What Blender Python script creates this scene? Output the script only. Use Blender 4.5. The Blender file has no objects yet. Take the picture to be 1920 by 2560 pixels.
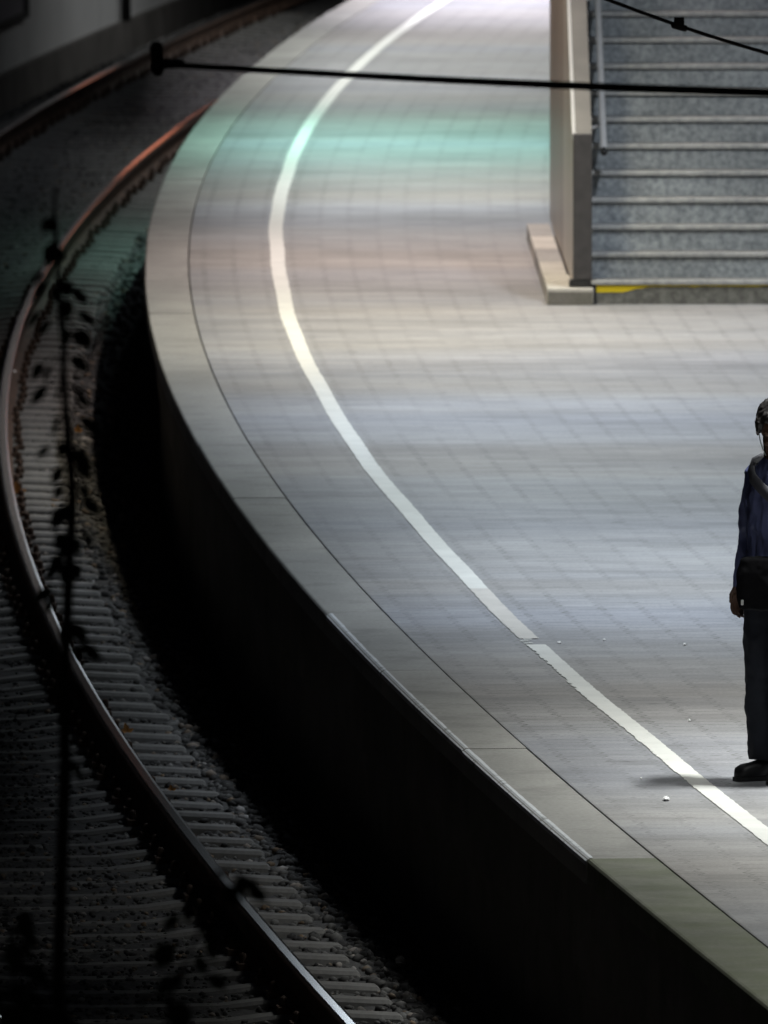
import bpy, bmesh, math, random
import numpy as np
from mathutils import Vector, Matrix, Euler
random.seed(7)
rng = np.random.default_rng(11)
sc = bpy.context.scene
COL = sc.collection
H = 6.68                                   # height of the bridge camera above the platform
PITCH = math.atan(3130 / 40000.0)

# ------------------------------------------------------------------ helpers
def link(o, parent=None):
    COL.objects.link(o)
    if parent is not None:
        o.parent = parent
    return o

def tag(o, label=None, cat=None, group=None, kind=None):
    if label: o['label'] = label
    if cat: o['category'] = cat
    if group: o['group'] = group
    if kind: o['kind'] = kind
    return o

def empty(name, loc=(0, 0, 0), rz=0.0):
    o = bpy.data.objects.new(name, None)
    o.location = loc
    o.rotation_euler = (0, 0, rz)
    o.empty_display_size = 0.2
    return link(o)

def mesh_obj(name, verts, faces, mat, parent=None, smooth=False, fmat=None):
    me = bpy.data.meshes.new(name)
    me.from_pydata([tuple(v) for v in verts], [], [tuple(f) for f in faces])
    for m in (mat if isinstance(mat, (list, tuple)) else [mat]):
        me.materials.append(m)
    if fmat is not None:
        me.polygons.foreach_set('material_index', fmat)
    if smooth:
        me.polygons.foreach_set('use_smooth', [True] * len(me.polygons))
    me.update()
    return link(bpy.data.objects.new(name, me), parent)

class MB:
    """collects closed shapes into one mesh"""
    def __init__(s): s.v = []; s.f = []
    def add(s, v, f):
        n = len(s.v); s.v += [tuple(p) for p in v]; s.f += [tuple(i + n for i in q) for q in f]
    def box(s, x0, x1, y0, y1, z0, z1):
        s.add([(x0, y0, z0), (x1, y0, z0), (x1, y1, z0), (x0, y1, z0), (x0, y0, z1), (x1, y0, z1), (x1, y1, z1), (x0, y1, z1)],
              [(3, 2, 1, 0), (4, 5, 6, 7), (0, 1, 5, 4), (1, 2, 6, 5), (2, 3, 7, 6), (3, 0, 4, 7)])
    def loft(s, rings):
        """rings: list of equal-length point loops, capped"""
        n = len(rings[0]); base = [p for r in rings for p in r]; f = []
        for i in range(len(rings) - 1):
            for k in range(n):
                k2 = (k + 1) % n
                f.append((i * n + k, i * n + k2, (i + 1) * n + k2, (i + 1) * n + k))
        f.append(tuple(range(n - 1, -1, -1)))
        f.append(tuple((len(rings) - 1) * n + k for k in range(n)))
        s.add(base, f)
    def ell(s, rings, n=20):
        """rings: (cx, cy, cz, rx, ry)"""
        s.loft([[(cx + rx * math.cos(2 * math.pi * k / n), cy + ry * math.sin(2 * math.pi * k / n), cz) for k in range(n)]
                for cx, cy, cz, rx, ry in rings])
    def tube(s, pts, rad, n=12, cap=True):
        pts = [Vector(p) for p in pts]
        rad = rad if isinstance(rad, (list, tuple)) else [rad] * len(pts)
        rings = []
        a = None
        for i, p in enumerate(pts):
            t = (pts[min(i + 1, len(pts) - 1)] - pts[max(i - 1, 0)]).normalized()
            if a is None:
                a = t.orthogonal().normalized()
            a = (a - t * a.dot(t)).normalized()
            b = t.cross(a)
            if cap and i == 0:
                for q in (1.0, .8, .45):
                    c = math.sqrt(max(0, 1 - q * q))
                    rings.append([p - t * rad[0] * q + (a * math.cos(2 * math.pi * k / n) + b * math.sin(2 * math.pi * k / n)) * rad[0] * max(c, .05) for k in range(n)])
            rings.append([p + (a * math.cos(2 * math.pi * k / n) + b * math.sin(2 * math.pi * k / n)) * rad[i] for k in range(n)])
            if cap and i == len(pts) - 1:
                for q in (.45, .8, 1.0):
                    c = math.sqrt(max(0, 1 - q * q))
                    rings.append([p + t * rad[-1] * q + (a * math.cos(2 * math.pi * k / n) + b * math.sin(2 * math.pi * k / n)) * rad[-1] * max(c, .05) for k in range(n)])
        s.loft(rings)
    def ball(s, c, r, n=14, m=10, rot=None):
        c = Vector(c); r = Vector(r if isinstance(r, (list, tuple)) else (r, r, r))
        rings = []
        for j in range(m + 1):
            th = math.pi * (j + .02) / (m + .04)
            ring = []
            for k in range(n):
                p = Vector((r.x * math.sin(th) * math.cos(2 * math.pi * k / n), r.y * math.sin(th) * math.sin(2 * math.pi * k / n), -r.z * math.cos(th)))
                if rot is not None: p = rot @ p
                ring.append(c + p)
            rings.append(ring)
        s.loft(rings)
    def build(s, name, mat, parent=None, smooth=False, bevel=0, voxel=0, smooth_it=0, wrinkle=None):
        o = mesh_obj(name, s.v, s.f, mat, parent, smooth)
        if voxel:
            r = o.modifiers.new('r', 'REMESH'); r.mode = 'VOXEL'; r.voxel_size = voxel; r.use_smooth_shade = True
        if smooth_it:
            q = o.modifiers.new('s', 'SMOOTH'); q.iterations = smooth_it; q.factor = .5
        if wrinkle:
            t = bpy.data.textures.new(name, 'CLOUDS'); t.noise_scale = wrinkle[1]; t.noise_depth = 2
            d = o.modifiers.new('d', 'DISPLACE'); d.texture = t; d.strength = wrinkle[0]; d.mid_level = .5; d.texture_coords = 'LOCAL'
        if bevel:
            b = o.modifiers.new('b', 'BEVEL'); b.width = bevel; b.segments = 2; b.limit_method = 'ANGLE'
        return o

# ------------------------------------------------------------------ node helper
class NT:
    def __init__(s, name, rough=.8, metal=0.0, spec=None):
        s.m = bpy.data.materials.new(name); s.m.use_nodes = True
        s.t = s.m.node_tree; s.b = s.t.nodes['Principled BSDF']
        s.b.inputs['Roughness'].default_value = rough; s.b.inputs['Metallic'].default_value = metal
        if spec is not None: s.b.inputs['Specular IOR Level'].default_value = spec
        s.tc = s.t.nodes.new('ShaderNodeTexCoord')
    def n(s, kind, **kw):
        x = s.t.nodes.new(kind)
        for k, v in kw.items(): setattr(x, k, v)
        return x
    def put(s, sock, v):
        if hasattr(v, 'is_output'): s.t.links.new(v, sock)
        else: sock.default_value = v
    def math(s, op, a, b=0.0, c=0.0):
        x = s.n('ShaderNodeMath', operation=op)
        for i, v in enumerate((a, b, c)): s.put(x.inputs[i], v)
        return x.outputs[0]
    def noise(s, scale, detail=4, vec=None, stretch=None, rough=.55):
        v = vec or s.tc.outputs['Object']
        if stretch:
            mp = s.n('ShaderNodeMapping'); s.t.links.new(v, mp.inputs['Vector']); mp.inputs['Scale'].default_value = stretch; v = mp.outputs[0]
        x = s.n('ShaderNodeTexNoise'); s.t.links.new(v, x.inputs['Vector'])
        x.inputs['Scale'].default_value = scale; x.inputs['Detail'].default_value = detail; x.inputs['Roughness'].default_value = rough
        return x.outputs['Fac']
    def ramp(s, fac, stops):
        r = s.n('ShaderNodeValToRGB'); s.put(r.inputs[0], fac)
        while len(r.color_ramp.elements) < len(stops): r.color_ramp.elements.new(.5)
        for e, (p, c) in zip(r.color_ramp.elements, stops):
            e.position = p; e.color = (c, c, c, 1) if not isinstance(c, (tuple, list)) else (*c, 1)
        return r.outputs['Color']
    def mix(s, fac, a, b, mode='MIX'):
        x = s.n('ShaderNodeMix', data_type='RGBA', blend_type=mode)
        s.put(x.inputs[0], fac)
        for i, v in ((6, a), (7, b)):
            s.put(x.inputs[i], (*v, 1) if isinstance(v, (tuple, list)) and len(v) == 3 else v)
        return x.outputs[2]
    def color(s, v): s.put(s.b.inputs['Base Color'], (*v, 1) if isinstance(v, (tuple, list)) and len(v) == 3 else v); return s
    def bump(s, h, strength=.3, dist=.01):
        x = s.n('ShaderNodeBump'); s.t.links.new(h, x.inputs['Height']); x.inputs['Strength'].default_value = strength; x.inputs['Distance'].default_value = dist
        s.t.links.new(x.outputs[0], s.b.inputs['Normal']); return s

def mottled(name, c0, c1, scale=6, rough=.8, metal=0.0, bump=0.0, detail=5, spec=None, stretch=None):
    q = NT(name, rough, metal, spec)
    f = q.noise(scale, detail, stretch=stretch)
    q.color(q.ramp(f, [(.3, c0), (.7, c1)]))
    if bump: q.bump(q.noise(scale * 6, 4), bump, .005)
    return q.m

def plain(name, c, rough=.6, metal=0.0):
    return mottled(name, tuple(x * .8 for x in c), tuple(min(1, x * 1.15) for x in c), 9, rough, metal)

# ------------------------------------------------------------------ materials
def paving_material():
    q = NT('interlocking_pavers', .62, spec=.35)
    sx = q.n('ShaderNodeSeparateXYZ'); q.t.links.new(q.tc.outputs['UV'], sx.inputs[0])
    X, Y = sx.outputs[0], sx.outputs[1]
    u0 = q.math('DIVIDE', X, .198); v0 = q.math('DIVIDE', Y, .165)
    zig = q.math('MULTIPLY', q.math('SUBTRACT', q.math('PINGPONG', v0, .5), .25), .5)
    alt = q.math('SUBTRACT', q.math('MULTIPLY', q.math('PINGPONG', u0, 1.0), 2.0), 1.0)
    u = q.math('ADD', u0, q.math('MULTIPLY', zig, alt))
    idx = q.math('FLOOR', u)
    v = q.math('ADD', v0, q.math('MULTIPLY', q.math('MODULO', q.math('ADD', idx, 400.0), 2.0), .5))
    iv = q.math('FLOOR', v)
    du = q.math('ABSOLUTE', q.math('SUBTRACT', q.math('FRACT', u), .5))
    dv = q.math('ABSOLUTE', q.math('SUBTRACT', q.math('FRACT', v), .5))
    ju = q.math('GREATER_THAN', du, .474)
    jv = q.math('GREATER_THAN', dv, .462)
    joint = q.math('MAXIMUM', ju, jv)
    wear = q.ramp(q.noise(.55, 4, stretch=(1.0, .5, 1)), [(.38, .2), (.66, .9)])
    brk = q.ramp(q.noise(5.5, 4, rough=.6), [(.40, .25), (.60, 1.0)])
    jm = q.math('MULTIPLY', q.math('MULTIPLY', joint, wear), brk)
    # tone of each block
    wn = q.n('ShaderNodeTexWhiteNoise', noise_dimensions='2D')
    cv = q.n('ShaderNodeCombineXYZ'); q.t.links.new(idx, cv.inputs[0]); q.t.links.new(iv, cv.inputs[1]); q.t.links.new(cv.outputs[0], wn.inputs['Vector'])
    tone = q.ramp(wn.outputs['Value'], [(0, .92), (1, 1.04)])
    base = q.ramp(q.noise(.8, 7, stretch=(.3, .7, 1), rough=.6), [(.26, (.235, .233, .237)), (.5, (.31, .307, .313)), (.76, (.375, .368, .364))])
    base = q.mix(1.0, base, tone, 'MULTIPLY')
    dirt = q.ramp(q.noise(3.0, 6, stretch=(.35, 1, 1), rough=.7), [(.42, 1.0), (.72, .72)])
    base = q.mix(1.0, base, dirt, 'MULTIPLY')
    lamp_hue = q.ramp(q.noise(1.0, 3, stretch=(.03, .22, 1)), [(.36, (1.05, .985, .90)), (.5, (1, 1, 1)), (.64, (.93, .97, 1.07))])  # warm and cool bands of lamp light painted into the paving colour
    base = q.mix(.8, base, lamp_hue, 'MULTIPLY')
    lamp_bands = q.ramp(q.noise(1.0, 4, stretch=(.06, .34, 1), rough=.6), [(.34, .84), (.5, 1.0), (.66, 1.1)])  # bright and dim bands of lamp light, also painted into the colour
    base = q.mix(1.0, base, lamp_bands, 'MULTIPLY')
    fine = q.ramp(q.noise(60, 3), [(.3, .82), (.7, 1.12)])
    base = q.mix(1.0, base, fine, 'MULTIPLY')
    spot = q.ramp(q.noise(7, 3, rough=.5), [(.66, 1.0), (.74, .6)])
    base = q.mix(.8, base, spot, 'MULTIPLY')
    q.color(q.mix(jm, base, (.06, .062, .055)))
    q.bump(q.math('SUBTRACT', q.noise(30, 3), q.math('MULTIPLY', joint, .8)), .25, .006)
    return q.m

def slab_material(name, c0, c1, moss=0.0):
    q = NT(name, .75, spec=.3)
    b = q.ramp(q.noise(1.6, 6, stretch=(1, .35, 1)), [(.3, c0), (.7, c1)])
    f = q.ramp(q.noise(45, 4), [(.3, .85), (.7, 1.1)])
    b = q.mix(1.0, b, f, 'MULTIPLY')
    st = q.ramp(q.noise(2.6, 5, stretch=(.8, 1, 1), rough=.7), [(.5, 0), (.75, .6)])
    b = q.mix(st, b, tuple(x * .5 for x in c0))
    if moss:
        b = q.mix(q.math('MULTIPLY', q.ramp(q.noise(3.5, 6), [(.35, .3), (.65, 1)]), moss), b, (.09, .115, .04))
    q.color(b); q.bump(q.noise(70, 3), .2, .004)
    return q.m

def granite_material(name, c0, c1, sc_=1.0):
    q = NT(name, .65, spec=.3)
    a = q.ramp(q.noise(1.3 * sc_, 4), [(.3, .82), (.7, 1.12)])
    b = q.ramp(q.noise(26 * sc_, 5, rough=.7), [(.36, c0), (.64, c1)])
    b = q.mix(1.0, b, a, 'MULTIPLY')
    q.color(b); q.bump(q.noise(60, 3), .15, .003)
    return q.m

def worn_paint(name, c, wear0=.62, wear1=.72, under=(.25, .25, .25)):
    q = NT(name, .6, spec=.3)
    b = q.ramp(q.noise(4, 5), [(.3, tuple(x * .85 for x in c)), (.7, c)])
    w = q.ramp(q.noise(9, 8, rough=.7), [(wear0, 0), (wear1, 1)])
    q.color(q.mix(w, b, under))
    return q.m

M = {}
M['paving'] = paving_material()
M['slab'] = slab_material('coping_concrete', (.27, .265, .25), (.38, .37, .35))
M['slab_dark'] = slab_material('coping_concrete_grey', (.25, .248, .237), (.36, .355, .34))
M['slab_moss'] = slab_material('coping_concrete_mossy', (.20, .20, .175), (.29, .29, .24), .5)
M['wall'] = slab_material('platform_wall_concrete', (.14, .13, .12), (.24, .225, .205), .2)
M['line'] = worn_paint('white_line_paint', (.70, .70, .665), .62, .74)
M['line_worn'] = worn_paint('white_line_paint_worn', (.56, .535, .50), .58, .72)
M['edge_white'] = worn_paint('white_edge_paint', (.70, .72, .75), .54, .66)
M['soil'] = mottled('dark_soil', (.02, .018, .016), (.045, .04, .036), 1.2, .95, bump=.4)
M['ballast'] = mottled('ballast_bed', (.03, .029, .031), (.085, .082, .082), 24, .9, bump=.7)
def stone_mat():
    q = NT('ballast_stone', .8, spec=.3)
    g = q.n('ShaderNodeNewGeometry')
    c = q.ramp(g.outputs['Random Per Island'], [(0, (.03, .029, .03)), (.5, (.085, .082, .08)), (.86, (.15, .147, .145)), (.94, (.20, .14, .09)), (1, (.36, .35, .35))])
    q.color(q.mix(1.0, c, q.ramp(q.noise(40, 3), [(.3, .8), (.7, 1.15)]), 'MULTIPLY'))
    return q.m
M['stone'] = stone_mat()
M['sleeper'] = slab_material('sleeper_concrete', (.115, .11, .105), (.21, .205, .20))
M['fastener'] = mottled('rusty_fastener', (.03, .02, .014), (.08, .045, .03), 30, .8, .2)
M['rust'] = mottled('rusty_rail_side', (.045, .026, .018), (.115, .066, .045), 14, .75, .15, bump=.3, stretch=(1, .2, 1))
M['steel'] = mottled('polished_rail_head', (.5, .5, .51), (.68, .68, .69), 5, .19, 1.0, stretch=(1, .1, 1))
M['granite'] = granite_material('stair_granite', (.165, .185, .20), (.36, .39, .405))
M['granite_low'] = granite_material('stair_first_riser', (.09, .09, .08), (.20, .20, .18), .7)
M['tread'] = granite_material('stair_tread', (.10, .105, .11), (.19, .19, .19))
M['nosing'] = granite_material('stair_nosing', (.26, .27, .27), (.42, .42, .41), .6)
M['yellow'] = worn_paint('yellow_warning_paint', (.75, .58, .02), .60, .70, (.14, .14, .12))
M['panel'] = mottled('beige_cladding', (.34, .305, .25), (.50, .455, .38), 1.5, .33, spec=.6, stretch=(1, 1, .15))
M['panel_dark'] = mottled('cladding_dark_reflection', (.15, .12, .09), (.26, .215, .165), 1.5, .33, spec=.6, stretch=(1, 1, .15))  # darker brown paints a reflection into the far panels
M['cap'] = mottled('parapet_cap', (.16, .156, .148), (.22, .212, .197), 3, .42, .3)
M['cap_edge'] = mottled('bright_cap_edge', (.75, .75, .74), (.85, .85, .83), 3, .3, .5)
M['post'] = mottled('dark_grey_post', (.040, .038, .038), (.066, .062, .062), 12, .5)
M['black'] = mottled('black_rubber', (.008, .008, .008), (.02, .02, .02), 12, .6)
M['kerb'] = slab_material('pale_kerb_stone', (.42, .40, .36), (.56, .54, .49))
M['tube'] = mottled('pale_steel_tube', (.55, .55, .55), (.68, .68, .67), 6, .4, .25)
M['wire'] = mottled('dark_wire', (.012, .010, .010), (.03, .022, .022), 20, .6, .3)
M['stem'] = mottled('dark_bark', (.008, .007, .006), (.02, .017, .013), 20, .9)
M['leaf'] = mottled('dark_leaf', (.012, .018, .008), (.03, .04, .014), 9, .7)
M['barrier'] = mottled('grey_wall_panel', (.46, .46, .47), (.60, .60, .61), .7, .8, bump=.1)
M['barrier_base'] = mottled('dark_wall_base', (.06, .055, .052), (.12, .11, .105), 2, .9, bump=.4)
M['frame_dark'] = mottled('dark_frame', (.01, .01, .01), (.025, .025, .027), 8, .7)
M['poster'] = mottled('plain_grey_poster', (.15, .14, .16), (.22, .21, .235), .8, .7)
M['paper'] = plain('white_paper', (.85, .85, .85), .7)
M['dry_leaf'] = mottled('orange_leaf', (.42, .19, .05), (.62, .30, .08), 30, .7)
M['skin'] = mottled('skin', (.085, .045, .03), (.12, .066, .044), 14, .5)
M['hair'] = mottled('dark_greying_hair', (.008, .007, .007), (.035, .032, .032), 70, .42, stretch=(1, 1, .2))
def shirt_mat():
    q = NT('blue_shirt', .36, spec=.5)
    q.color(q.ramp(q.noise(12, 4), [(.3, (.09, .105, .22)), (.7, (.15, .17, .33))]))
    mp = q.n('ShaderNodeMapping'); q.t.links.new(q.tc.outputs['Object'], mp.inputs['Vector']); mp.inputs['Rotation'].default_value = (.5, .6, .3); mp.inputs['Scale'].default_value = (1.0, 1.0, .22)
    q.bump(q.noise(14, 2, vec=mp.outputs[0], rough=.4), 1.0, .06)
    return q.m
M['shirt'] = shirt_mat()
M['trousers'] = mottled('dark_trousers', (.006, .008, .014), (.014, .017, .028), 10, .85)
M['shoe'] = mottled('black_shoe', (.005, .005, .006), (.012, .012, .014), 10, .5)
M['bag'] = mottled('black_bag_cloth', (.003, .003, .004), (.006, .006, .007), 20, .95, spec=.1)
M['strap'] = mottled('grey_strap', (.05, .05, .062), (.085, .085, .10), 20, .7)
M['cord'] = plain('pale_cord', (.35, .40, .38), .5)

# ------------------------------------------------------------------ the curve of the platform edge
PC = [-0.04372777, 0.06413667, -0.03239694, -0.01497648, 1.98680179, -1.17999026, -1.45726985]
def _p(y):
    t = (y - 100) / 40; x = 0
    for c in PC: x = x * t + c
    return x
def _d(y):
    t = (y - 100) / 40; x = 0; n = len(PC) - 1
    for i, c in enumerate(PC[:-1]): x = x * t + c * (n - i)
    return x / 40
def curve(y):
    if y < 61: e, k = 61.0, .0016
    elif y > 145: e, k = 145.0, .0017
    else: return _p(y), _d(y)
    dy = y - e
    return _p(e) + _d(e) * dy + .5 * k * dy * dy, _d(e) + k * dy
def at(off, y, z=0.0):
    x, s = curve(y); n = math.hypot(1, s)
    return Vector((x + off / n, y - s * off / n, z))
def ys(a, b, step):
    n = max(1, int(math.ceil((b - a) / step))); return [a + (b - a) * i / n for i in range(n + 1)]
def sweep(profile, yy, closed=True):
    """profile: (offset, z) loop, swept along the curve"""
    n = len(profile); v = []; f = []
    for y in yy:
        for o, z in profile: v.append(at(o, y, z))
    for i in range(len(yy) - 1):
        for k in range(n if closed else n - 1):
            k2 = (k + 1) % n
            f.append((i * n + k, (i + 1) * n + k, (i + 1) * n + k2, i * n + k2))
    if closed:
        f.append(tuple(range(n))); f.append(tuple((len(yy) - 1) * n + k for k in range(n - 1, -1, -1)))
    return v, f

# ------------------------------------------------------------------ ground
g = mesh_obj('ground', [(-500, -200, -1.32), (500, -200, -1.32), (500, 900, -1.32), (-500, 900, -1.32)], [(0, 1, 2, 3)], M['soil'])
tag(g, 'dark bare ground under and beyond the railway track', 'ground', kind='structure')

# ------------------------------------------------------------------ platform
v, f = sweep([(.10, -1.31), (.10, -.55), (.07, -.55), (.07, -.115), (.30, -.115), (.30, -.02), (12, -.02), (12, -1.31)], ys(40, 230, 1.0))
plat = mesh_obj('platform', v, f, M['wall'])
tag(plat, 'long curving station platform with pale paving and a dark concrete wall down to the track', 'platform', kind='structure')
yy = ys(40, 230, .8); v = []; fc = []
for y in yy:
    v += [at(.298, y, -.02), at(.298, y, 0), at(.305, y, .0015), at(13, y, .0015)]
n = 4
for i in range(len(yy) - 1):
    for k in range(3): fc.append((i * n + k, (i + 1) * n + k, (i + 1) * n + k + 1, i * n + k + 1))
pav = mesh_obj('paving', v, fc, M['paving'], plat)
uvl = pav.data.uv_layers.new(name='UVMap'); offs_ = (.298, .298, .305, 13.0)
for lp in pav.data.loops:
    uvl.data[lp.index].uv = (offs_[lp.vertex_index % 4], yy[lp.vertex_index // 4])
joints = [40, 46, 51, 55, 58.8, 62.8, 66.75, 71.7, 75.7, 78.9]
while joints[-1] < 226: joints.append(joints[-1] + 3.6 + .5 * random.random())
for i in range(len(joints) - 1):
    a, b = joints[i] + .004, joints[i + 1] - .004
    j = random.uniform(-.002, .002); jo = random.uniform(-.003, .003)
    mt = M['slab_moss'] if b < 67.5 else (M['slab_dark'] if random.random() < .35 else M['slab'])
    if 71 < b < 76: mt = M['slab']
    v, f = sweep([(jo, -.11), (jo, -.012 + j), (.006 + jo, -.003 + j), (.016 + jo, j), (.289, j), (.289, -.11)], ys(a, b, .6))
    s = mesh_obj('edge_slab', v, f, mt, plat)
    if 66 < a < 78.8:
        yw = ys(a + .01, b - .01, .12); vv = []; ff = []
        for q, y in enumerate(yw):
            w = .031 + random.uniform(-.002, .002)
            vv += [at(jo - .0025, y, -.03), at(jo - .0025, y, -.010 + j), at(.016 + jo, y, j + .0028), at(w, y, j + .0028)]
        for q in range(len(yw) - 1):
            for k in range(3): ff.append((q * 4 + k, q * 4 + 4 + k, q * 4 + 5 + k, q * 4 + 1 + k))
        mesh_obj('edge_stripe', vv, ff, M['edge_white'], s)

# white safety line: one painted line, worn away in two places
pieces = [(42, 77.02, M['line'], 0), (77.36, 80.3, M['line_worn'], 1), (80.3, 220, M['line'], 0)]
V = []; F = []; FM = []
def wob(y): return .004 * math.sin(y * .55) + .003 * math.sin(y * 1.4 + 1)
for a, b, mt, mi in pieces:
    yl = ys(a, b, .05 if b < 81 else .12); base = len(V)
    for y in yl:
        ragged = random.uniform(0, .011) if 70 < y < 77 else random.uniform(0, .006)
        if 74.6 < y < 76.9: ragged = random.uniform(0, .022)
        off = .888 - .02 * max(0, min(1, (85 - y) / 8)) + wob(y) * (1 if y < 118 else .4)
        V.append(at(off - .051 + ragged, y, .0055)); V.append(at(off + .051 - random.uniform(0, .006), y, .0055))
    for i in range(len(yl) - 1):
        F.append((base + 2 * i, base + 2 * i + 1, base + 2 * i + 3, base + 2 * i + 2)); FM.append(mi)
for y in (77.08, 77.2, 77.29):
    base = len(V); o0 = .80 + random.uniform(0, .03)
    V += [at(o0, y, .0055), at(o0 + .05, y + .01, .0055), at(o0 + .045, y + .05, .0055), at(o0 + .005, y + .045, .0055)]
    F.append((base, base + 1, base + 2, base + 3)); FM.append(0)
ln = mesh_obj('safety_line', V, F, [M['line'], M['line_worn']], fmat=FM)
tag(ln, 'white painted safety line curving along the platform', 'line', kind='structure')

# ------------------------------------------------------------------ track
RAIL_Z = -.76
def rail_profile(c):
    half = [(-.0625, -.172), (-.0625, -.160), (-.030, -.148), (-.010, -.135), (-.010, -.050), (-.033, -.040), (-.036, -.012), (-.030, -.003), (-.018, 0)]
    pr = half + [(-x, z) for x, z in reversed(half)]
    return [(c + x, RAIL_Z + z) for x, z in pr]
def rail(name, c, label):
    pr = rail_profile(c); yy = ys(45, 210, .7); v, f = sweep(pr, yy)
    n = len(pr); fm = []
    for i in range(len(yy) - 1):
        for k in range(n): fm.append(1 if 7 <= k <= 9 else 0)
    fm += [0, 0]
    o = mesh_obj(name, v, f, [M['rust'], M['steel']], fmat=fm)
    tag(o, label, 'rail')
R1, R2 = -.925, -2.40
rail('rail', R1, 'shiny steel rail nearest the platform wall, sweeping to the bottom of the picture')
rail('rail', R2, 'rusty brown rail on the far side of the track, below the grey wall')

# sleepers
def make_sleeper():
    st = []
    L = [(-1.165, -.006), (-1.15, .004), (-.90, .018), (-.60, .010), (-.40, -.014), (0, -.018), (.40, -.014), (.60, .010), (.90, .018), (1.15, .004), (1.165, -.006)]
    rings = []
    for x, t in L:
        w = .066 if abs(x) < 1.16 else .060
        rings.append([(x, -w - .045, -.20), (x, w + .045, -.20), (x, w + .014, t - .016), (x, w, t), (x, -w, t), (x, -w - .014, t - .016)])
    m = MB(); m.loft(rings)
    o = m.build('sleeper', M['sleeper'])
    for s in (-1, 1):
        for e in (-1, 1):
            xc = s * .737 + e * .093
            c = MB(); c.box(xc - .027, xc + .027, -.06, .06, .012, .042); c.tube([(xc, 0, .03), (xc, 0, .072)], .017, 8)
            c.build('rail_fastening', M['fastener'], o)
    tag(o, 'grey concrete sleeper half sunk in the ballast under the rails', 'sleeper', 'sleepers along the curving track')
    return o
first = make_sleeper()
i = 0; y = 58.0
while y < 162:
    if i == 0: o = first
    else:
        o = first.copy(); COL.objects.link(o)
        for ch in first.children:
            c = ch.copy(); COL.objects.link(c); c.parent = o
    x, s = curve(y); p = at((R1 + R2) / 2, y, RAIL_Z - .172 - .0135)
    o.location = (p.x + random.uniform(-.02, .02), p.y, p.z + random.uniform(-.004, .004))
    o.rotation_euler = (random.uniform(-.02, .02), random.uniform(-.004, .004), -math.atan(s) + random.uniform(-.008, .008))
    y += .60 + random.uniform(-.012, .012); i += 1

# ballast: a lumpy bed with loose stones on it
bz = RAIL_Z - .172 - .0135 - .026
def bed_z(o):
    if o > -.36: return bz - (o + .36) * .5
    if o < -2.95: return bz + (o + 2.95) * .5
    return bz
offs = [-3.8, -3.4] + [-3.1 + i * .05 for i in range(58)] + [-.2, -.05, .11]
BV = []; BF = []
yy = ys(50, 105, .06) + ys(105.1, 165, .1) + ys(166, 210, 1.0)
nn = len(offs)
for y in yy:
    for o in offs:
        p = at(o, y, bed_z(o) + random.uniform(-.012, .012)); BV.append(p)
for i in range(len(yy) - 1):
    for k in range(nn - 1): BF.append((i * nn + k, i * nn + k + 1, (i + 1) * nn + k + 1, (i + 1) * nn + k))
nb = len(BF)
ico = bmesh.new(); bmesh.ops.create_icosphere(ico, subdivisions=1, radius=1.0)
iv = np.array([vv.co[:] for vv in ico.verts]); it = np.array([[q.index for q in ff.verts] for ff in ico.faces]); ico.free()
SV = []; cnt = 0
for y0 in np.arange(58, 163, 1.0):
    dens = 300 if y0 < 84 else (200 if y0 < 105 else 100)
    k = int(3.0 * dens)
    oo = rng.uniform(-3.25, -.12, k); yv = y0 + rng.uniform(0, 1, k)
    for o, y in zip(oo, yv):
        p = at(float(o), float(y))
        if abs(p.x) > .0265 * p.y + .25: continue
        sh = -.50 < o
        if abs(o - R1) < .075 or abs(o - R2) < .075: continue
        r = rng.uniform(.012, .026) * (1.45 if sh else (.72 if R2 + .12 < o < R1 - .12 else 1.0))
        sc3 = r * rng.uniform(.65, 1.25, 3); sc3[2] *= .8
        q = iv * rng.uniform(.75, 1.2, (12, 1)) * sc3
        a = rng.uniform(0, 6.28); ca, sa = math.cos(a), math.sin(a)
        q = q @ np.array([[ca, -sa, 0], [sa, ca, 0], [0, 0, 1]])
        t = rng.uniform(-.6, .6); ct, st_ = math.cos(t), math.sin(t)
        q = q @ np.array([[1, 0, 0], [0, ct, -st_], [0, st_, ct]])
        SV.append(q + np.array([p.x, p.y, bed_z(float(o)) + rng.uniform(-.006, .012)])); cnt += 1
SV = np.concatenate(SV)
SF = (it[None] + 12 * np.arange(cnt)[:, None, None]).reshape(-1, 3) + len(BV)
me = bpy.data.meshes.new('ballast')
allv = np.concatenate([np.array(BV), SV]).astype(np.float32)
me.vertices.add(len(allv)); me.vertices.foreach_set('co', allv.ravel())
loops = np.concatenate([np.array(BF).ravel(), SF.ravel()]).astype(np.int32)
me.loops.add(len(loops)); me.loops.foreach_set('vertex_index', loops)
starts = np.concatenate([np.arange(nb) * 4, nb * 4 + np.arange(len(SF)) * 3]).astype(np.int32)
me.polygons.add(nb + len(SF)); me.polygons.foreach_set('loop_start', starts)
me.materials.append(M['ballast']); me.materials.append(M['stone'])
me.polygons.foreach_set('material_index', np.concatenate([np.zeros(nb), np.ones(len(SF))]).astype(np.int32))
me.update(calc_edges=True); me.validate()
bal = link(bpy.data.objects.new('ballast', me))
tag(bal, 'grey crushed stone ballast between and beside the sleepers', 'ballast', kind='stuff')

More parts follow.
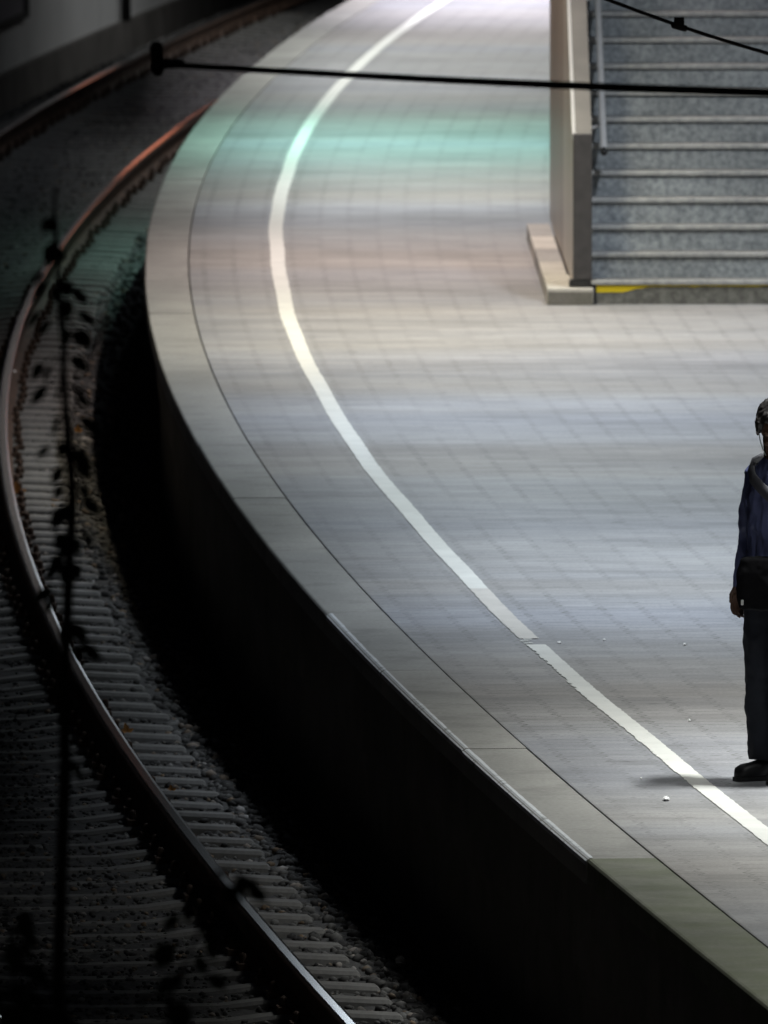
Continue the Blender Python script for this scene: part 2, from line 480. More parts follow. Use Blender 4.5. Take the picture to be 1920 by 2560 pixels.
# ------------------------------------------------------------------ staircase (local frame: x right, y up the stairs)
SY = 102.42
RISE, RUN = .158, .30
stair = empty('staircase', (1.33, SY, 0), .0105)
tag(stair, 'grey granite staircase with pale step edges rising from the platform', 'staircase')
NST = 22
for i in range(NST):
    m = MB()
    z1 = RISE * (i + 1); y0 = RUN * i
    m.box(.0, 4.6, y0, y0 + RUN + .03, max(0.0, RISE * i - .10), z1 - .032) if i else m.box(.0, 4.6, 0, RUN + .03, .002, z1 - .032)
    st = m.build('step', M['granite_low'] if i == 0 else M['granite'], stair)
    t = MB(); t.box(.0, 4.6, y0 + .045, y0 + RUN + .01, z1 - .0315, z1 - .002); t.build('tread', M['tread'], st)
    k = MB(); k.box(.0, 4.6, y0 - .016, y0 + .0445, z1 - .0312, z1); k.build('nosing', M['nosing'], st, bevel=.007)
# worn yellow band on the first riser
for patch in ([(.03, .078), (.20, .080), (.24, .088), (.28, .100), (.33, .106), (.37, .1165), (.62, .1175), (.66, .112), (.72, .1185), (1.06, .114), (1.12, .1185), (1.6, .119)],):
    vt = [(x, -.0025, z) for x, z in patch] + [(x, -.0025, .124) for x, z in reversed(patch)]
    mesh_obj('warning_stripe', vt, [tuple(range(len(vt)))], M['yellow'], stair)
# parapet on the left
LEN = 7.3; SL = RISE / RUN
par = MB()
x0, x1 = -.112, -.004
prof = [(.11, .10), (LEN, .10), (LEN, 1.05 + SL * (LEN - .11)), (.11, 1.05)]
par.add([(x0, a, b) for a, b in prof] + [(x1, a, b) for a, b in prof], [(0, 1, 2, 3), (7, 6, 5, 4), (0, 4, 5, 1), (1, 5, 6, 2), (2, 6, 7, 3), (3, 7, 4, 0)])
pp = par.build('parapet', M['panel'], stair)
for k in range(5):
    ya, yb = .112 + k * 1.436, .112 + k * 1.436 + 1.43
    c = MB(); xx = x0 - .004
    c.add([(q, yv_, zv_) for q in (xx, x0 - .0005) for yv_, zv_ in ((ya, .125), (yb, .125), (yb, 1.03 + SL * (yb - .11)), (ya, 1.03 + SL * (ya - .11)))],
          [(0, 1, 2, 3), (7, 6, 5, 4), (0, 4, 5, 1), (1, 5, 6, 2), (2, 6, 7, 3), (3, 7, 4, 0)])
    c.build('cladding_panel', M['panel_dark'] if k > 1 else M['panel'], pp)
cap = MB()
def slope_bar(mb, xa, xb, ya, yb, h0, h1):
    mb.add([(xa, ya, 1.05 + SL * (ya - .11) + h0), (xb, ya, 1.05 + SL * (ya - .11) + h0), (xb, yb, 1.05 + SL * (yb - .11) + h0), (xa, yb, 1.05 + SL * (yb - .11) + h0),
            (xa, ya, 1.05 + SL * (ya - .11) + h1), (xb, ya, 1.05 + SL * (ya - .11) + h1), (xb, yb, 1.05 + SL * (yb - .11) + h1), (xa, yb, 1.05 + SL * (yb - .11) + h1)],
           [(3, 2, 1, 0), (4, 5, 6, 7), (0, 1, 5, 4), (1, 2, 6, 5), (2, 3, 7, 6), (3, 0, 4, 7)])
slope_bar(cap, x0 + .012, x1 + .008, .11, LEN, .001, .03); cap.build('parapet_cap', M['cap'], pp)
ce = MB(); slope_bar(ce, x0 - .010, x0 + .0115, .11, LEN, .001, .038); ce.build('cap_edge', M['cap_edge'], pp)
nb_ = MB(); nb_.box(x0 - .004, x1 + .008, 0, .108, .16, 1.095); po = nb_.build('newel_post', M['post'], stair, bevel=.004)
ft = MB(); ft.box(x0 - .03, x1 + .035, -.004, .108, .118, .158); ft.box(x1 + .002, x1 + .035, -.02, .02, .004, .116); ft.build('post_foot', M['black'], po)
for j in range(5):
    kb = MB(); ya = -.08 + j * 1.37; kb.box(-.285, .012 if j == 0 else -.125, ya, ya + 1.358, .002, .112 + random.uniform(-.003, .003))
    kb.build('kerb', M['kerb'] if j in (0, 1, 3) else M['slab'], stair, bevel=.008)
kf = MB(); kf.box(-.280, .008, -.0835, -.0805, .006, .086); kf.build('kerb_front', M['wall'], stair)
# handrail
hr = MB()
hx = .105; hp = [(hx, 1.02, .93), (hx, 1.16, .99), (hx, 1.30, 1.065)] + [(hx, 1.3 + t, 1.065 + SL * t) for t in (1, 2, 3, 4, 5)]
hr.tube(hp, .021, 14); ho = hr.build('handrail', M['tube'], stair, smooth=True)
cb = MB(); cb.tube([(hx, 1.0, .922), (hx, 1.03, .934)], .023, 14); cb.build('end_cap', M['black'], ho, smooth=True)
for t in (.15, 1.6, 3.2, 4.6):
    b = MB(); z = 1.065 + SL * t; b.tube([(hx, 1.3 + t, z - .012), (hx, 1.3 + t, z - .07), (.02, 1.3 + t, z - .09), (-.002, 1.3 + t, z - .09)], .008, 8, cap=False); b.build('bracket', M['tube'], ho, smooth=True)

# ------------------------------------------------------------------ wall behind the track, top left
WO = -3.55
wallr = empty('trackside_wall', at(WO, 148, -1.3))
tag(wallr, 'grey panelled wall with a dark base beyond the far rail', 'wall')
def wpart(name, prof, a, b, mat, step=1.0):
    v, f = sweep(prof, ys(a, b, step)); o = mesh_obj(name, [p - Vector(wallr.location) for p in v], f, mat, wallr); return o
seg = [120, 126, 132, 138, 143.2, 147.5, 151.5, 157, 163, 169, 175, 185, 195, 205]
for a, b in zip(seg[:-1], seg[1:]):
    wpart('wall_panel', [(WO, -.885), (WO, 2.2), (WO - .15, 2.2), (WO - .15, -.885)], a + .012, b - .012, M['barrier'])
wpart('wall_base', [(WO + .10, -1.31), (WO + .07, -.87), (WO - .2, -.87), (WO - .2, -1.31)], 118, 206, M['barrier_base'])
# framed poster and drainpipe on the wall
pf = empty('poster_frame', at(WO, 141, 0))
def fbar(nm, a, b, z0, z1, o1, mat, o0=WO + .004):
    v, f = sweep([(o0, z0), (o0, z1), (o1, z1), (o1, z0)], ys(a, b, .8)); return mesh_obj(nm, [p - Vector(pf.location) for p in v], f, mat, pf)
fbar('poster', 138.2, 150.25, -.38, 1.42, WO + .03, M['poster'])
for a, b, z0, z1 in ((137.9, 150.6, -.44, -.38), (137.9, 150.6, 1.42, 1.5), (150.25, 150.6, -.379, 1.419), (137.9, 138.2, -.379, 1.419)):
    fbar('frame', a, b, z0, z1, WO + .05, M['frame_dark'])
tag(pf, 'dark framed plain grey panel hung on the wall at top left', 'poster frame')
dp = MB(); p = at(WO + .075, 158.6); dp.tube([(0, 0, -.86), (0, 0, 2.3)], .052, 12, cap=False)
do = dp.build('drainpipe', M['frame_dark'], smooth=True); do.location = (p.x, p.y, 0)
tag(do, 'dark vertical pipe running down the grey wall', 'pipe')

# ------------------------------------------------------------------ overhead line
TY = 50.0
def px(xs, ysr, Y):
    """point at depth Y on the sight line the photograph gives (sets the real height and position once)"""
    u = (xs - 960) / 40000.0; v = (1280 - ysr) / 40000.0
    d = Vector((u, math.cos(PITCH) + v * math.sin(PITCH), -math.sin(PITCH) + v * math.cos(PITCH)))
    return Vector((0, 0, H)) + d * (Y / d.y)
a = px(395, 160, TY); b = px(1925, 226, TY); dirv = (b - a).normalized()
arm = empty('overhead_line_arm', a)
tag(arm, 'thick black overhead line tube crossing the upper picture with an insulator at its left end', 'overhead arm')
t = MB(); pts = [Vector((0, 0, 0)) + dirv * (q * 2.4 / 12) + Vector((0, 0, -.012 * math.sin(math.pi * q / 12))) for q in range(13)]
t.tube(pts, [.0095 + .0055 * q / 12 for q in range(13)], 12); t.build('tube', M['wire'], arm, smooth=True)
t = MB(); t.tube([(-.005, 0, .060), (.0, 0, -.022)], [.012, .017], 12)
for q in range(3): t.tube([(-.005 + .002 * q, 0, .050 - .028 * q), (-.005 + .002 * q, 0, .044 - .028 * q)], .022, 14)
t.build('insulator', M['wire'], arm, smooth=True)
t = MB(); t.tube([(.0, 0, 0), (.07, 0, .002)], .015, 10); t.build('clamp', M['wire'], arm, smooth=True)
WY = 63.0
a = px(1490, -12, WY); b = px(1985, 152, WY); c = px(1698, 66, WY)
ow = empty('overhead_wire', a)
tag(ow, 'thin dark sagging wire with a small clamp crossing above the stairs', 'wire')
t = MB(); d = b - a
t.tube([d * q - Vector((0, 0, .012 * math.sin(math.pi * max(0, min(1, q))))) for q in [i / 14 for i in range(-3, 18)]], .0072, 10); t.build('wire', M['wire'], ow, smooth=True)
t = MB(); cc = c - a + Vector((0, 0, .016)); t.box(cc.x - .020, cc.x + .020, -.016, .016, cc.z - .018, cc.z + .020)
t.tube([(cc.x - .02, 0, cc.z - .012), (cc.x + .022, 0, cc.z - .024)], .014, 10); t.build('clamp', M['wire'], ow, bevel=.006)

# ------------------------------------------------------------------ saplings on the bank in front of the track
def leaf_mesh(mb, base, d, size, up):
    d = d.normalized(); s = d.cross(up).normalized(); nrm = s.cross(d)
    prof = [(0, .0), (.18, .20), (.42, .30), (.68, .22), (.9, .08), (1.0, 0)]
    L = [base + d * size * t + s * size * w + nrm * size * (-.25 * t * t) for t, w in prof]
    R = [base + d * size * t - s * size * w + nrm * size * (-.25 * t * t) for t, w in prof]
    C = [base + d * size * t + nrm * size * (-.25 * t * t - .05) for t, w in prof]
    v = L + C + R; f = []
    for i in range(5):
        f += [(i, i + 1, 6 + i + 1, 6 + i), (6 + i, 6 + i + 1, 12 + i + 1, 12 + i)]
    mb.add(v, f)
def sapling(name, Y, line, r0, r1, nodes, size, label, root_x):
    pts = [px(x, y, Y) for x, y in line]
    pts = [Vector((root_x, Y + .1, -1.32))] + [Vector((pts[0].x + (root_x - pts[0].x) * .5, Y, (pts[0].z - 1.32) * .5))] + pts
    base = pts[0].copy(); t = empty(name, base)
    m = MB(); n = len(pts); m.tube([p - base for p in pts], [r0 + (r1 - r0) * i / (n - 1) for i in range(n)], 10)
    tw = m
    lf = MB()
    for (x, y, k, sp) in nodes:
        o = px(x, y, Y)
        for q in range(k):
            an = random.uniform(0, 6.28); e = random.uniform(-.5, .25)
            d = Vector((math.cos(an), math.sin(an) * .7, e)).normalized()
            L = sp * random.uniform(.25, .75)
            tip = o + d * L
            tw.tube([o - base, o - base + d * L * .5 + Vector((0, 0, .01)), tip - base], [.0022, .0018, .0014], 5, cap=False)
            dd = (d + Vector((random.uniform(-.3, .3), random.uniform(-.3, .3), -.75))).normalized()
            leaf_mesh(lf, tip - base, dd, size * random.uniform(.7, 1.2), Vector((random.uniform(-.4, .4), random.uniform(-1, -.3), .6)))
            if random.random() < .4:
                leaf_mesh(lf, tip - base, (d + Vector((0, 0, -.2))), size * random.uniform(.5, .9), Vector((.1, -.3, 1)))
    tw.build('stem', M['stem'], t, smooth=True); lf.build('leaves', M['leaf'], t)
    tag(t, label, 'sapling')
nd = []
for y in (545, 600, 615): nd.append((140, y, 2, .05))
for (x, y, k, sp) in [(148, 690, 3, .05), (150, 725, 4, .06), (152, 790, 4, .075), (156, 805, 3, .06), (158, 893, 4, .085), (161, 968, 5, .06), (165, 1050, 3, .07), (168, 1110, 4, .06), (174, 1150, 4, .06), (178, 1210, 4, .07), (182, 1245, 4, .07), (183, 1330, 4, .07), (175, 1390, 4, .05), (171, 1405, 3, .04), (170, 1480, 3, .07), (163, 1550, 3, .05), (162, 1620, 3, .07), (160, 1700, 2, .03), (156, 1900, 1, .03)]:
    nd.append((x, y, k, sp))
sapling('sapling', 40.0, [(150, 2620), (146, 2450), (150, 2300), (163, 1900), (160, 1700), (172, 1450), (182, 1250), (176, 1150), (166, 1040), (160, 960), (160, 880), (147, 740), (144, 640), (135, 540), (138, 470)], .020, .004, nd, .064,
        'slender dark sapling with small leaves standing upright in front of the track at left', -.9)
nd = [(x + random.uniform(-35, 35), y, 4, .07) for x, y in [(420, 2500), (445, 2440), (470, 2380), (500, 2320), (520, 2270), (545, 2230), (565, 2190)]]
sapling('sapling', 37.0, [(400, 2620), (430, 2480), (480, 2370), (520, 2260), (560, 2180)], .006, .003, nd, .07,
        'low leaning dark leafy shoot at the bottom of the picture between the rails', -.9)
nd = [(x + random.uniform(-30, 30), y, 4, .06) for x, y in [(20, 2560), (28, 2480), (30, 2400), (22, 2330), (15, 2270)]] + [(90, 2530, 7, .07), (60, 2510, 6, .07), (120, 2545, 6, .07)]
sapling('sapling', 37.0, [(60, 2640), (45, 2540), (32, 2420), (18, 2280)], .006, .003, nd, .07,
        'bushy dark leafy shoot in the bottom left corner', -1.2)

# ------------------------------------------------------------------ litter
def blob(name, loc, s, mat, label, cat, group):
    m = MB(); m.ball((0, 0, 0), 1.0, 7, 5)
    m.v = [(a * s[0] * random.uniform(.6, 1.2), b * s[1] * random.uniform(.6, 1.2), max(-s[2] * .9, c_ * s[2] * random.uniform(.5, 1.3))) for a, b, c_ in m.v]
    o = m.build(name, mat); o.location = loc; tag(o, label, cat, group)
def ground_pt(xs, ysr, z):
    u = (xs - 960) / 40000.0; v = (1280 - ysr) / 40000.0
    d = Vector((u, math.cos(PITCH) + v * math.sin(PITCH), -math.sin(PITCH) + v * math.cos(PITCH)))
    return Vector((0, 0, H)) + d * ((z - H) / d.z)
for xs, ysr, s, lab in [(1666, 2000, (.016, .05, .010), 'largest white paper crumb, left of the shoe below the shadow'),
                        (1723, 1803, (.007, .02, .007), 'round white crumb on the paving beside the trouser leg'),
                        (1712, 1612, (.009, .03, .006), 'white crumb on the grey paving near the person at thigh height'),
                        (1398, 1607, (.010, .03, .005), 'white crumb beside the gap in the safety line'),
                        (1511, 1600, (.007, .03, .005), 'white crumb between the line gap and the person'),
                        (1603, 1946, (.006, .02, .004), 'tiny white crumb at the tip of the shadow')]:
    p = ground_pt(xs, ysr, .004); blob('paper_scrap', (p.x, p.y, .002 + s[2] * .9), s, M['paper'], lab, 'litter', 'white crumbs on the platform')
def dry_leaf(xs, ysr, z, size, mat, label):
    p = ground_pt(xs, ysr, z); m = MB()
    for k in range(3):
        an = -.8 + .8 * k + random.uniform(-.2, .2)
        leaf_mesh(m, Vector((0, 0, 0)), Vector((math.sin(an), -.3, math.cos(an) * .7)), size * (1.0 if k == 1 else .75), Vector((0, -1, .5)))
    o = m.build('fallen_leaf', mat); o.location = p; tag(o, label, 'leaf', 'fallen leaves along the track')
bzz = bz + .05
dry_leaf(45, 1232, bzz + .03, .075, M['dry_leaf'], 'large orange fallen leaf beside the near rail at the left edge')
dry_leaf(318, 1830, bzz, .05, M['dry_leaf'], 'orange brown fallen leaf between sleepers just right of the rail')
dry_leaf(430, 1976, bzz, .032, M['dry_leaf'], 'tiny orange fallen leaf close to the rail lower down')
dry_leaf(196, 1080, bzz, .05, M['dry_leaf'], 'brown fallen leaf behind the sapling stem')
for xs, ysr, s, lab in [(32, 932, (.03, .10, .02), 'pale scrap lying against the near rail at far left'), (500, 2412, (.045, .06, .04), 'pale stone sized scrap lying between sleepers at the bottom'), (1003, 2404, (.028, .05, .026), 'pale round scrap on the ballast shoulder at bottom centre')]:
    p = ground_pt(xs, ysr, bzz + .01); 
    if xs == 500: continue
    blob('paper_scrap', (p.x, p.y, bzz + .012), s, M['paper'] if xs < 100 else M['sleeper'], lab, 'litter', 'pale scraps on the track')

# ------------------------------------------------------------------ the person (local: facing -y, right hand towards -x)
PX, PY, PROT = 1.735, 70.13, math.radians(-54)
per = empty('person', (PX, PY, .002), PROT)
tag(per, 'person in a blue shirt and dark trousers standing at the right edge, head bowed', 'person')
body = MB()
HC = Vector((.028, -.042, 1.558))                               # head centre
HR = Matrix.Rotation(math.radians(52), 3, 'Z') @ Matrix.Rotation(math.radians(28), 3, 'X')
def hp_(x, y, z): return HC + HR @ Vector((x, y, z))
body.ball(hp_(0, .015, .03), (.074, .095, .092), 20, 14, HR)   # skull
body.ball(hp_(0, -.02, -.045), (.054, .066, .072), 18, 12, HR) # face
body.ball(hp_(0, -.062, -.098), (.028, .024, .022), 12, 8, HR)  # chin
body.tube([hp_(0, -.088, .012), hp_(0, -.108, -.028)], [.010, .015], 10)   # nose
body.ball(hp_(0, -.084, -.064), (.024, .010, .008), 10, 6, HR)  # lips
for s in (-1, 1):
    body.ball(hp_(s * .032, -.075, .022), (.02, .010, .008), 10, 6, HR)    # brow
    body.ball(hp_(s * .076, .015, -.01), (.010, .020, .032), 10, 8, HR)     # ear
    body.ball(hp_(s * .030, -.056, -.03), (.020, .020, .02), 10, 8, HR)
body.tube([hp_(0, .03, -.06), (0, -.005, 1.40), (0, .01, 1.34)], [.056, .060, .085], 16)
body.ell([(0, .0, .86, .13, .09), (0, 0, .95, .155, .105), (0, 0, 1.1, .14, .095), (0, 0, 1.28, .165, .10), (0, .01, 1.38, .14, .08), (0, .01, 1.42, .06, .05)], 24)
ARM = {}
for s in (-1, 1):
    sh = Vector((s * .165, .012, 1.335)); el = Vector((s * .215, .005, 1.085)); wr = Vector((s * .215, -.045, .86))
    ARM[s] = (sh, el, wr)
    body.tube([sh, (sh + el) / 2, el], [.052, .046, .038], 14)
    body.tube([el, el + (wr - el) * .35, wr], [.038, .036, .026], 14)
    # hand: palm, four fingers of different length, thumb
    d = (wr - el).normalized(); fw = Vector((0, -1, 0)); fw = (fw - d * fw.dot(d)).normalized(); inw = Vector((-s, 0, 0))
    pm = wr + d * .05
    rotm = Matrix((inw, fw, d)).transposed()
    body.ball(pm, (.016, .038, .052), 12, 8, rotm)
    for j, (off, L, r) in enumerate([(.030, .072, .0085), (.010, .080, .0088), (-.011, .074, .0084), (-.030, .058, .0076)]):
        k0 = wr + d * .085 + fw * off
        k1 = k0 + (d * .92 + inw * .25).normalized() * L * .45
        k2 = k1 + (d * .7 + inw * .7).normalized() * L * .32
        k3 = k2 + (d * .35 + inw * .93).normalized() * L * .26
        body.tube([wr + d * .05 + fw * off * .7, k0, k1, k2, k3], [r * 1.05, r * 1.05, r, r * .9, r * .75], 8)
    t0 = wr + d * .025 + fw * .028
    body.tube([t0, t0 + d * .03 + fw * .022 + inw * .012, t0 + d * .062 + fw * .026 + inw * .022], [.012, .0105, .0085], 8)
LEG = {}
for s in (-1, 1):
    hpv = Vector((s * .088, 0, .86)); kn = Vector((s * .098, -.015, .47)); an = Vector((s * .10, .02, .085))
    LEG[s] = (hpv, kn, an)
    body.tube([hpv, (hpv + kn) / 2, kn], [.082, .070, .056], 14)
    body.tube([kn, kn + (an - kn) * .35, an], [.056, .052, .036], 14)
    fd = Vector((s * .10, -1, 0)).normalized()
    body.tube([an + Vector((0, .01, -.04)), an + fd * .05 + Vector((0, 0, -.052)), an + fd * .11 + Vector((0, 0, -.058))], [.024, .022, .014], 10)
body.build('body', M['skin'], per, voxel=.0045, smooth_it=3)
# hair: cap over the skull, fuller at the sides
hair = MB()
hair.ball(hp_(0, .028, .042), (.084, .098, .092), 22, 16, HR)
hair.ball(hp_(0, .075, -.005), (.066, .052, .075), 18, 12, HR)
for s in (-1, 1): hair.ball(hp_(s * .071, -.008, .035), (.017, .045, .045), 12, 10, HR)
hair.ball(hp_(0, -.035, .085), (.058, .045, .034), 14, 10, HR)
hair.build('hair', M['hair'], per, voxel=.005, smooth_it=2, wrinkle=(.012, .02))
# shirt
sh_ = MB()
sh_.ell([(0, 0, .90, .165, .118), (0, 0, .96, .172, .125), (0, -.005, 1.1, .165, .118), (0, -.008, 1.25, .185, .122), (0, .004, 1.35, .175, .105), (0, .01, 1.405, .115, .082), (0, .008, 1.435, .070, .066)], 28)
for s in (-1, 1):
    a_, e_, w_ = ARM[s]
    sh_.tube([Vector((s * .10, .008, 1.375)), a_, (a_ + e_) / 2, e_], [.058, .068, .060, .053], 16)
    sh_.tube([e_, e_ + (w_ - e_) * .5, e_ + (w_ - e_) * 1.02], [.053, .048, .041], 16)
sh_.build('shirt', M['shirt'], per, voxel=.008, smooth_it=2, wrinkle=(.034, .09))
cl = MB()
n = 22
cl.loft([[((.064 + .008 * k_) * math.cos(2 * math.pi * q / n), .006 + (.062 + .007 * k_) * math.sin(2 * math.pi * q / n), z + .012 * math.sin(2 * math.pi * q / n)) for q in range(n)] for k_, z in ((1, 1.405), (1, 1.43), (0, 1.452), (-.6, 1.453), (-.6, 1.41))])
cl.build('collar', M['shirt'], per, smooth=True)
# trousers
tr = MB()
tr.ell([(0, 0, .80, .15, .115), (0, 0, .86, .172, .126), (0, 0, .93, .168, .12), (0, 0, .965, .160, .114)], 26)
for s in (-1, 1):
    h_, k_, a_ = LEG[s]
    tr.tube([h_, (h_ + k_) / 2, k_, (k_ + a_) / 2, a_ + Vector((0, 0, .01))], [.098, .092, .080, .082, .088], 18, cap=False)
tr.build('trousers', M['trousers'], per, voxel=.010, smooth_it=3, wrinkle=(.028, .09))
for s in (-1, 1):
    a_ = LEG[s][2]; fd = Vector((s * (.12 if s < 0 else .2), -1, 0)).normalized(); sd = Vector((-fd.y, fd.x, 0))
    m = MB(); rings = []
    for t_, w_, h_ in [(-.085, .022, .06), (-.075, .034, .075), (-.03, .040, .095), (.03, .041, .090), (.08, .046, .076), (.125, .046, .070), (.150, .038, .058), (.163, .018, .036)]:
        c0 = Vector((a_.x, a_.y, 0)) + fd * t_
        rings.append([c0 + sd * (w_ * math.copysign(abs(math.cos(q)) ** .6, math.cos(q))) + Vector((0, 0, .004 + h_ * (.5 + .5 * math.copysign(abs(math.sin(q)) ** .6, math.sin(q))))) for q in [2 * math.pi * i / 16 for i in range(16)]])
    m.loft(rings); so = m.build('shoe', M['shoe'], per, smooth=True)
    m = MB(); rings = []
    for t_, w_ in [(-.092, .022), (-.078, .038), (0, .044), (.08, .050), (.128, .048), (.158, .036), (.171, .016)]:
        c0 = Vector((a_.x, a_.y, 0)) + fd * t_
        rings.append([c0 - sd * w_ + Vector((0, 0, .001)), c0 + sd * w_ + Vector((0, 0, .001)), c0 + sd * w_ + Vector((0, 0, .018)), c0 - sd * w_ + Vector((0, 0, .018))])
    m.loft(rings); m.build('sole', M['shoe'], so)
# bag carried on the shoulder, hanging at the hip towards the camera
Rz = Matrix.Rotation(PROT, 3, 'Z')
def W(p): return Vector((PX, PY, .002)) + Rz @ Vector(p)
bg = empty('shoulder_bag', (1.69, PY - .175, .78))
tag(bg, 'black cloth shoulder bag on a grey strap hanging at the hip of the person', 'bag')
bo = Vector(bg.location)
BR = Matrix.Rotation(math.radians(-12), 3, 'Z')
m = MB(); n = 24; rings = []
for z, w_, d_ in [(.775, .115, .030), (.785, .133, .042), (.86, .146, .048), (.95, .142, .044), (1.0, .130, .034), (1.008, .115, .022)]:
    rings.append([BR @ Vector((w_ * math.copysign(abs(math.cos(q)) ** .45, math.cos(q)), d_ * math.copysign(abs(math.sin(q)) ** .6, math.sin(q)), z - .78)) for q in [2 * math.pi * i / n for i in range(n)]])
m.loft(rings); m.build('bag_body', M['bag'], bg, voxel=.008, smooth_it=4, wrinkle=(.03, .09))
def strap(pts, w):
    V_ = []; F_ = []
    for i, (p, sd) in enumerate(pts):
        p = Vector(p); sd = Vector(sd).normalized()
        a_ = Vector(pts[max(i - 1, 0)][0]); b_ = Vector(pts[min(i + 1, len(pts) - 1)][0]); nr = sd.cross(b_ - a_).normalized() * .004
        V_ += [W(p - sd * w + nr) - bo, W(p + sd * w + nr) - bo, W(p + sd * w - nr) - bo, W(p - sd * w - nr) - bo]
    for i in range(len(pts) - 1):
        for k in range(4): F_.append((i * 4 + k, i * 4 + (k + 1) % 4, i * 4 + 4 + (k + 1) % 4, i * 4 + 4 + k))
    return mesh_obj('strap', V_, F_, M['strap'], bg, smooth=True)
so = strap([((.175, -.09, 1.0), (.3, 1, .4)), ((.185, -.06, 1.10), (.3, 1, .4)), ((.172, -.085, 1.19), (.5, .6, .8)), ((.12, -.127, 1.265), (.7, .2, .9)), ((.05, -.140, 1.31), (.6, 0, 1)), ((-.015, -.132, 1.345), (.7, 0, 1)), ((-.062, -.104, 1.385), (1, -.1, .5)), ((-.088, -.06, 1.414), (1, 0, -.25)), ((-.09, -.01, 1.432), (1, 0, -.3)), ((-.09, .05, 1.42), (1, 0, -.3)), ((-.09, .112, 1.34), (1, 0, .2)), ((-.02, .135, 1.22), (1, 0, .4)), ((.06, .13, 1.08), (1, -.1, .4)), ((.12, .10, 1.0), (1, -.4, .3))], .027)
m = MB(); q = BR @ Vector((-.112, -.046, .03)); m.box(q.x - .006, q.x + .006, q.y - .006, q.y + .006, q.z - .012, q.z + .012); m.build('buckle', M['tube'], bg, bevel=.003)
ec = MB(); e0 = px(1897, 1082, PY - .06); e1 = px(1914, 1138, PY - .08)
ec.tube([e0 - e0, (e1 - e0) * .35 + Vector((-.003, -.004, -.006)), (e1 - e0) * .7 + Vector((-.003, -.008, -.004)), e1 - e0], .0022, 6)
eo = ec.build('earphone_cord', M['cord'], smooth=True); eo.location = e0
tag(eo, 'thin pale earphone cord running from the ear of the person to the collar', 'cord')

# ------------------------------------------------------------------ light: dim night sky and platform lamps
w = bpy.data.worlds.new('World'); sc.world = w; w.use_nodes = True
sky = w.node_tree.nodes.new('ShaderNodeTexSky'); sky.sky_type = 'NISHITA'; sky.sun_disc = False
sky.sun_elevation = math.radians(-4); sky.sun_rotation = math.radians(200)
w.node_tree.links.new(sky.outputs[0], w.node_tree.nodes['Background'].inputs[0])
w.node_tree.nodes['Background'].inputs[1].default_value = .15

def lamp(x, y, z, power, col, sx=.25, sy=1.5, spread=120, rx=0.0, ry=0.0):
    l = bpy.data.lights.new('platform_lamp', 'AREA'); l.shape = 'RECTANGLE'; l.size = sx; l.size_y = sy
    l.energy = power; l.color = col; l.spread = math.radians(spread)
    o = link(bpy.data.objects.new('platform_lamp', l)); o.location = (x, y, z); o.rotation_euler = (math.radians(rx), math.radians(ry), 0)
    return o
NEU = (.975, 1.0, .965); COOL = (.86, .92, 1.0); WARM = (1.0, .88, .74); GRN = (.45, 1.0, .88); VIO = (.97, .93, 1.0)
WARM = (1.0, .85, .66); PINK = (1.0, .86, .80); YEL = (1.0, .90, .68); LAV = (.83, .92, 1.0); CYA = (.86, .97, 1.0); GRN = (.56, 1.0, .86)
M['baffle'] = plain('grey_light_baffle', (.10, .10, .10), .7)
LAMPS = [(58, 66, 3.1, 165, NEU), (66, 69.2, 2.3, 26, NEU), (69.7, 70.7, 2.6, 225, NEU), (71.2, 76, 2.1, 62, NEU), (77.6, 84.4, 1.5, 215, LAV), (85, 88, 1.1, 62, CYA), (89, 95, .75, 170, LAV), (96.4, 103, .2, 182, YEL), (104.4, 110, .05, 160, PINK),
         (112, 118, .38, 215, NEU), (119.8, 123.6, .05, 235, GRN), (126, 139, .35, 330, NEU), (140.5, 153, 1.0, 760, VIO)]
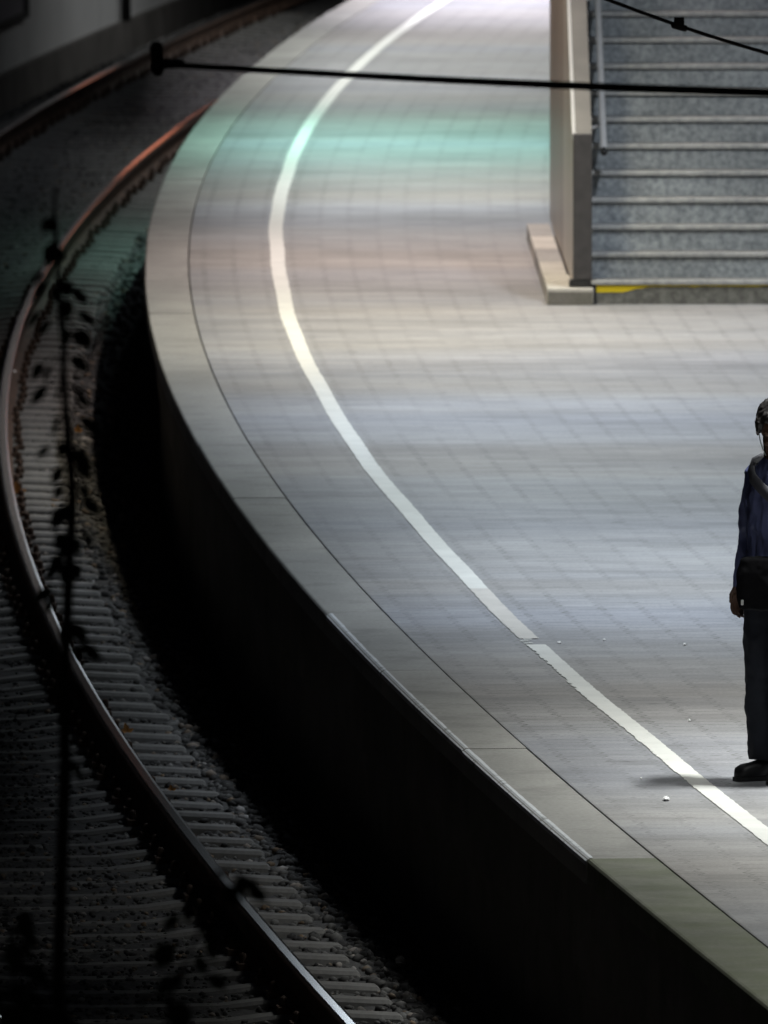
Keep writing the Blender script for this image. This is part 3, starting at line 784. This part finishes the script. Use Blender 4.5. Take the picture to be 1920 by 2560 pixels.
for ya, yb, x, pw, c_ in LAMPS:
    yc, ln_ = (ya + yb) / 2, yb - ya - .2
    lamp(x, yc, 4.6, pw, c_, .22, ln_, 116, 0, 0)
    d_ = .48 if ya > 106 else .455
    m = MB(); prof_ = [(x - .20, 4.6 - d_), (x - .20, 4.68), (x + .26, 4.68), (x + .26, 4.56), (x + .24, 4.56), (x + .24, 4.66), (x - .18, 4.66), (x - .18, 4.6 - d_)]  # unseen baffle around each lamp, added to cut its light off the track
    m.loft([[(px_, y_, pz_) for px_, pz_ in prof_] for y_ in (yc - ln_ / 2, yc + ln_ / 2)])
    ho_ = m.build('light_baffle', M['baffle']); tag(ho_, 'long grey lamp housing added unseen above the platform to cut light off the track', 'lamp housing', 'added light baffles above the platform')
lamp(1.4, 157, 4.6, 150, NEU, .22, 7, 135, 0, -5)
lamp(2.9, 99.0, 7.0, 330, COOL, .3, 4.0, 130, 0, 0)
def point_light(name, loc, power, col, r):
    l = bpy.data.lights.new(name, 'POINT'); l.energy = power; l.color = col; l.shadow_soft_size = r
    o = link(bpy.data.objects.new(name, l)); o.location = loc
point_light('rail_highlight_light', (.1, 134, 7.1), 240, (.82, .92, 1.0), .28)  # unseen light, added where the near rail head mirrors it as a highlight
point_light('rail_sheen_light', (-3.5, 151, 4.4), 5, (1.0, .90, .84), .3)  # second unseen light, added for the grey sheen along the rail
sg = bpy.data.lights.new('rail_glow_light', 'SPOT'); sg.energy = 12; sg.color = (1.0, .30, .16); sg.shadow_soft_size = .3; sg.spot_size = math.radians(24); sg.spot_blend = .6  # unseen red spot, added for the orange glow on the rail
so_ = link(bpy.data.objects.new('rail_glow_light', sg)); so_.location = (-2.28, 154, .36)
so_.rotation_euler = (Vector((0, 0, H)) - Vector(so_.location)).to_track_quat('-Z', 'Y').to_euler()

# ------------------------------------------------------------------ camera and output
cam = bpy.data.cameras.new('camera'); co = link(bpy.data.objects.new('camera', cam))
co.location = (0, 0, H); co.rotation_euler = (math.pi / 2 - PITCH, 0, 0)
cam.sensor_fit = 'VERTICAL'; cam.sensor_height = 36; cam.sensor_width = 27; cam.lens = 36 * 40000 / 2560.0
cam.clip_start = .5; cam.clip_end = 2000
cam.dof.use_dof = True; cam.dof.focus_distance = 70.5; cam.dof.aperture_fstop = 11.0
sc.camera = co
sc.view_settings.view_transform = 'Standard'; sc.view_settings.look = 'None'; sc.view_settings.exposure = 0; sc.view_settings.gamma = 1
sc.view_settings.use_curve_mapping = False
